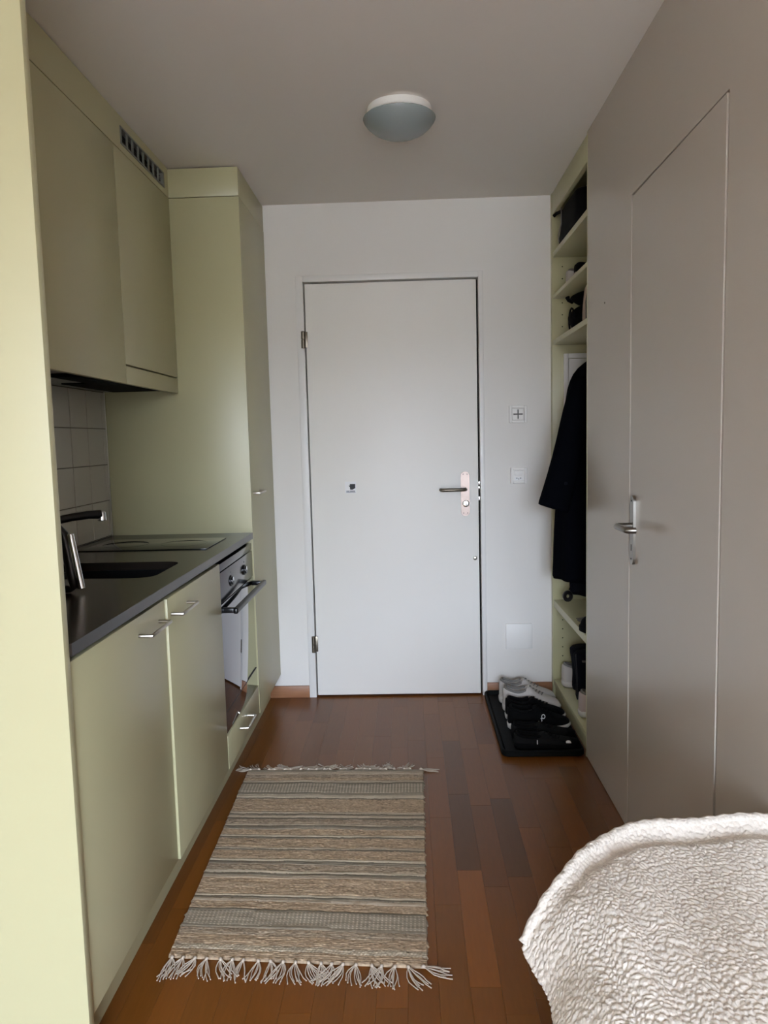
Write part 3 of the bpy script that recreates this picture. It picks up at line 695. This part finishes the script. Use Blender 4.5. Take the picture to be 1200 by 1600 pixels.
lp = MB().tube([(.735 + .0*i, 3.40 - .05*math.cos(i*.5), z + .062 + .05*math.sin(i*.5)) for i in range(13)], .004, 6); lp.build('piping', 'navy', rl)
gv = thing('gathered_bag', 'black gathered cloth bag resting on top of the rolled pouch', 'bag', (.79, 3.40, z + .122))
lump((.800, 3.40, z + .153), .052, 8, sq=(1.25, 1.3, .62), am=.16).build('body', 'blackfab', gv, sub=1, ang=80)
MB().tube([(.752, 3.45, z + .150), (.735, 3.462, z + .158), (.731, 3.466, z + .172)], [.012, .008, .011], 8).build('knot', 'blackfab', gv)
bt = thing('beige_pouch', 'upright beige pouch on the third wardrobe shelf near the panel wall', 'pouch', (.78, 3.13, z))
rings = []
for zz, k in ((0, .95), (.01, 1.02), (.06, 1.03), (.12, .97), (.16, .9), (.172, .82)):
    rings.append([(.80 + (x - .80)*k, 3.15 + (y - 3.15)*k, z + zz) for x, y in rrect(.735, .90, 3.095, 3.215, .03)])
MB().loft(rings).build('body', 'beige', bt, sub=1, ang=80)
MB().tube([(.7345, 3.12, z + .02), (.732, 3.12, z + .09), (.745, 3.12, z + .16)], .003, 6).build('zip', 'greyfab', bt)

# ------------------------------------------------------------------ ceiling lamp
la = thing('ceiling_lamp', 'round opal glass ceiling lamp, switched off, above the hallway', 'lamp', (-.006, 2.655, H))
MB().lathe((-.006, 2.655, H), [(.0001, 0), (.108, -.0005), (.112, -.024), (.104, -.030), (.0001, -.031)], 56).build('mount', 'lampbase', la)
MB().lathe((-.006, 2.655, H - .0315), [(.0001, .001), (.120, 0), (.1235, -.003), (.121, -.009), (.110, -.024), (.092, -.040), (.066, -.053), (.036, -.061), (.0001, -.064)], 56).build('glass_dome', 'glass', la, ang=60)

# ------------------------------------------------------------------ rug
rug = thing('striped_rug', 'hand-woven striped jute rug with knotted cream fringe', 'rug', (-.30, 2.26, 0))
TLc, TRc, BLc, BRc = Vector((-.655, 2.800)), Vector((.033, 2.790)), Vector((-.632, 1.742)), Vector((.022, 1.702))
NU, NV = 300, 460
def px2y(cyv):                        # rows read off the photograph, turned into metres along the rug's centre line
    py = cyv/2.4 + 1160; pxx = 490
    v = r2*((pxx - 600)/FPX) - u2*((py - 800)/FPX) + fwd
    t = (.006 - CAM_H)/v.z
    return v.y*t
JU, GR, CR, DK, LT, MX = (179, 157, 131), (152, 141, 124), (199, 185, 163), (123, 114, 99), (187, 171, 150), (169, 152, 131)
bands = [(100, JU, 1, 0), (112, GR, 0, 0), (122, LT, 0, 0), (134, MX, 1, 0), (144, JU, 1, 0), (152, LT, 0, 0), (157, DK, 0, 0), (190, GR, 0, 1), (200, GR, 0, 0), (211, CR, 0, 0), (215, DK, 0, 0), (262, JU, 1, 0), (269, LT, 0, 0), (275, DK, 0, 0), (284, LT, 0, 0), (290, DK, 0, 0), (306, MX, 1, 0), (314, LT, 0, 0), (319, DK, 0, 0), (328, GR, 0, 0), (348, JU, 1, 0), (356, CR, 0, 0), (362, DK, 0, 0), (395, JU, 1, 0), (402, LT, 0, 0), (408, DK, 0, 0), (440, JU, 1, 0), (449, CR, 0, 0), (456, DK, 0, 0), (462, GR, 0, 0), (486, MX, 2, 0), (495, CR, 0, 0), (501, DK, 0, 0), (507, GR, 0, 0), (515, LT, 0, 0), (575, JU, 1, 0), (584, CR, 0, 0), (592, DK, 0, 0), (604, LT, 0, 0), (632, JU, 1, 0), (640, DK, 0, 0), (692, GR, 0, 2), (704, GR, 0, 0), (730, MX, 2, 0), (770, JU, 1, 0), (790, CR, 3, 0), (832, JU, 1, 0), (860, LT, 1, 0)]
ye = [px2y(b[0]) for b in bands]
uu, vv = np.meshgrid(np.linspace(0, 1, NU + 1), np.linspace(0, 1, NV + 1), indexing='xy')
X = (1-vv)*((1-uu)*TLc.x + uu*TRc.x) + vv*((1-uu)*BLc.x + uu*BRc.x)
Y = (1-vv)*((1-uu)*TLc.y + uu*TRc.y) + vv*((1-uu)*BLc.y + uu*BRc.y)
ymid = (1-vv)*((TLc.y + TRc.y)/2) + vv*((BLc.y + BRc.y)/2)
def smooth_noise(shape, k):
    a = RNG.standard_normal(shape)
    for ax, s in ((0, k[0]), (1, k[1])):
        if s > 1:
            ker = np.ones(s)/s; a = np.apply_along_axis(lambda q: np.convolve(q, ker, 'same'), ax, a)
    return a/ (a.std() + 1e-9)
wob = smooth_noise(X.shape, (60, 120))*.0012
yy_ = ymid + wob
idx = np.searchsorted(-np.array(ye), -yy_)         # ye falls toward the camera
idx = np.clip(idx, 0, len(bands) - 1)
cols = np.array([lin(b[1]) for b in bands]); kind = np.array([b[2] for b in bands])[idx]; tick = np.array([b[3] for b in bands])[idx]
C3 = cols[idx]
fine = smooth_noise(X.shape, (1, 3)); mid = smooth_noise(X.shape, (2, 9)); big = smooth_noise(X.shape, (3, 40))
amp = np.where(kind == 0, .07, np.where(kind == 1, .20, .22))
C3 = C3*(1 + amp*(.55*fine + .45*mid) + .05*big)[..., None]
row = (np.arange(NV + 1) % 3)[:, None]; colm = (np.arange(NU + 1))[None, :]
her = ((colm + (np.arange(NV+1)//2)[:, None]*1) % 4 < 2)
C3 = np.where((kind == 1)[..., None] & (row == 0)[..., None], C3*.80, C3)
C3 = np.where((kind == 3)[..., None] & her[..., None], C3*.78, C3)
dash1 = ((colm % 5) < 2); rows2 = ((np.arange(NV+1) % 4) < 2)[:, None]
C3 = np.where(((tick == 1) & dash1)[..., None], C3*1.55, C3)
C3 = np.where(((tick == 2) & dash1 & rows2)[..., None], C3*1.75, C3)
C3 = np.clip(C3, .01, .85)
Z = .0065 + .0010*np.sin(np.arange(NV+1)*2*math.pi/3)[:, None]*(kind > 0) + .0006*fine*(kind > 0) + np.where(kind == 0, .0006, 0) - .0012*(np.abs(np.diff(idx, axis=0, prepend=idx[:1])) > 0)
Z += .0012*np.abs(smooth_noise(X.shape, (50, 90)))
X = X + np.where((uu == 0) | (uu == 1), smooth_noise(X.shape, (4, 1))*.0022, 0)
Z = np.where((uu == 0) | (uu == 1) | (vv == 0) | (vv == 1), .0012, Z)
verts = np.stack([X + .30, Y - 2.26, Z], -1).reshape(-1, 3)
q = np.arange((NU+1)*(NV+1)).reshape(NV+1, NU+1)
quads = np.stack([q[:-1, :-1], q[1:, :-1], q[1:, 1:], q[:-1, 1:]], -1).reshape(-1, 4)
me = bpy.data.meshes.new('woven_body'); me.from_pydata(verts.tolist(), [], quads.tolist())
at = me.color_attributes.new('weave', 'FLOAT_COLOR', 'POINT')
at.data.foreach_set('color', np.concatenate([C3.reshape(-1, 3), np.ones((C3.size//3, 1))], 1).astype(np.float32).ravel())
me.materials.append(M['rug']); me.shade_smooth()
rb = bpy.data.objects.new('woven_body', me); COL.objects.link(rb); rb.parent = rug
def tassel(x, y, dirx, diry, ln, seed, strands=8, spread=.016):
    rg = random.Random(seed); t = MB()
    kx, ky = x + dirx*.006, y + diry*.006
    t.tube([(x, y, .006), (kx, ky, .009), (x + dirx*.012, y + diry*.012, .007)], [.0028, .0050, .0032], 7)
    cx_ = rg.uniform(-.02, .02)
    for s in range(strands):
        a = (s/(strands-1) - .5)*2*spread + rg.uniform(-.004, .004); l = ln*rg.uniform(.8, 1.08); cv = cx_ + rg.uniform(-.012, .012)
        px_, py_ = -diry, dirx
        pts = []
        for i in range(6):
            f_ = i/5; lat = a*math.sin(min(1, f_*1.3)*math.pi*.62) + cv*f_**2
            pts.append((kx + dirx*l*f_ + px_*lat, ky + diry*l*f_ + py_*lat, .0022 + .006*(1-f_)**2 + rg.uniform(0, .0016)))
        t.tube(pts, [.0013, .0013, .0013, .0013, .0013, .0016], 5)
    return t.build('tassel', 'fringe', rug, ang=80)
for i in range(21):
    f_ = (i + .45)/21 + random.uniform(-.006, .006); p = BLc.lerp(BRc, f_)
    dx = random.uniform(-.35, .35); dy = -1
    if i == 0: dx = .15
    if i == 20: dx, dy = 1.1, -.35
    n_ = math.hypot(dx, dy); tassel(p.x, p.y, dx/n_, dy/n_, random.uniform(.058, .072), 100 + i)
for i in range(22):
    f_ = (i + .5)/22; p = TLc.lerp(TRc, f_)
    dx = random.choice([-1, 1, 1])*random.uniform(.7, 1.4); dy = random.uniform(.35, 1.1)
    if i == 0: dx, dy = -1, .1
    if i == 21: dx, dy = 1, .1
    n_ = math.hypot(dx, dy); tassel(p.x, p.y, dx/n_, dy/n_, random.uniform(.05, .075), 200 + i, strands=8, spread=.014)

# ------------------------------------------------------------------ bed corner with the sherpa throw
bd = thing('daybed', 'grey upholstered daybed under the cream sherpa throw', 'bed', (.75, .75, 0))
BX0, BX1, BY0, BY1 = .245, 1.20, -.60, 1.315
B(BX0, BX1, BY0, BY1, .03, .30, bev=.02, seg=3).build('base', 'bedgrey', bd)
B(BX0 + .01, BX1 - .005, BY0 + .005, BY1 - .005, .302, .515, bev=.06, seg=5).build('mattress', 'bedgrey', bd)
for x in (BX0 + .06, BX1 - .06):
    for y in (BY0 + .06, BY1 - .06): B(x - .025, x + .025, y - .025, y + .025, 0, .03).build('foot', 'dark', bd)
def worley(P, cell, seed):
    rg = np.random.default_rng(seed); G = np.floor(P/cell).astype(int); g0 = G.min(0) - 2; g1 = G.max(0) + 3
    pts = rg.random((g1[0]-g0[0]+1, g1[1]-g0[1]+1, 2)); f1 = np.full(len(P), 9.); f2 = f1.copy()
    for i in (-1, 0, 1):
        for j in (-1, 0, 1):
            c = G + (i, j); q = (c + pts[c[:, 0]-g0[0], c[:, 1]-g0[1]])*cell
            d = np.linalg.norm(P - q, axis=1)/cell
            f2 = np.minimum(f2, np.maximum(f1, d)); f1 = np.minimum(f1, d)
    return f1, f2
NS, NT_ = 400, 480
XTOP, XHEM, XEND = .315, .182, .95
s_ = np.linspace(0, 1, NS + 1)
xs = np.where(s_ < .78, XEND + (XTOP - XEND)*s_/.78, XTOP + (XHEM - XTOP)*(s_ - .78)/.22)
T2, _ = np.meshgrid(np.linspace(0, 1, NT_ + 1), s_, indexing='xy')
PX = np.repeat(xs[:, None], NT_ + 1, 1)
fall = np.clip((XTOP - PX)/(XTOP - XHEM), 0, 1)
yfar = np.interp(-PX, [-.95, -.60, -.45, -.40, -.35, -.31, -.27, -.23, -.182], [1.372, 1.364, 1.360, 1.345, 1.312, 1.276, 1.236, 1.198, 1.160])
PY = .40 + (yfar - .40)*T2
de = yfar - PY
PZ = .548 - .105*fall**2.3
PZ += .006*np.exp(-(de/.011)**2)*(1 - .5*fall) - .011*np.exp(-((de - .036)/.020)**2)*(1 - fall)
PZ += .0035*np.sin(PX*13 + PY*9) + .003*np.sin(PX*31 - PY*13)
PZ += .010*np.sin(PY*24 + PX*22)*fall*np.exp(-((PX - .25)/.05)**2) + .006*np.sin(PX*95 + PY*4)*np.exp(-((PX - .33)/.08)**2)*np.clip(de/.15, 0, 1)
PX = PX + .010*np.sin(PY*30 + 1)*fall**3 + .018*fall**3*np.clip((1.10 - PY)/.12, 0, 1)
arc = np.cumsum(np.hypot(np.gradient(xs), .0012), 0)[:, None] + 0*PY
arc = np.where(fall > 0, arc*1.0, arc)
wx = .003*np.sin(PY*90) + .003*np.sin(arc*120)
f1, f2 = worley(np.stack([(arc + wx).ravel(), (PY + wx).ravel()], 1), .0105, 5)
crack = np.clip((f2 - f1)/.30, 0, 1).reshape(PX.shape); dome = np.clip(1 - f1, 0, 1).reshape(PX.shape)
g1, g2 = worley(np.stack([arc.ravel(), PY.ravel()], 1), .0052, 9)
nub = .0027*crack**.7 + .0014*dome + .0012*np.clip((g2 - g1)/.5, 0, 1).reshape(PX.shape)
dPx, dPz = np.gradient(PX, axis=0), np.gradient(PZ, axis=0); ln_ = np.hypot(dPx, dPz) + 1e-9
PX = PX + nub*(dPz/ln_); PZ = PZ - nub*(dPx/ln_)
th = thing('sherpa_throw', 'cream nubby sherpa throw spread over the daybed corner', 'blanket', (.6, .9, .55))
verts = np.stack([PX - .6, PY - .9, PZ - .55], -1).reshape(-1, 3)
q = np.arange((NS+1)*(NT_+1)).reshape(NS+1, NT_+1)
quads = np.stack([q[:-1, :-1], q[1:, :-1], q[1:, 1:], q[:-1, 1:]], -1).reshape(-1, 4)
me = bpy.data.meshes.new('cloth'); me.from_pydata(verts.tolist(), [], quads.tolist()); me.materials.append(M['sherpa']); me.shade_smooth()
tb = bpy.data.objects.new('cloth', me); COL.objects.link(tb); tb.parent = th
md = tb.modifiers.new('thick', 'SOLIDIFY'); md.thickness = .008; md.offset = 1
hem = [(PX[i, -1], PY[i, -1] + .002, PZ[i, -1] - .003) for i in range(0, NS + 1, 4)]
hem = [tuple(sum(hem[max(0, min(len(hem)-1, i + d))][k] for d in (-2, -1, 0, 1, 2))/5 for k in range(3)) for i in range(len(hem))]
hm = MB(); rings = []
hm.tube(hem, [.0095 + .0012*math.sin(i*1.7) for i in range(len(hem))], 16)
hm.build('hem', 'sherpa_hem', th, ang=80)

for o in bpy.data.objects:
    if '_o' in o: del o['_o']
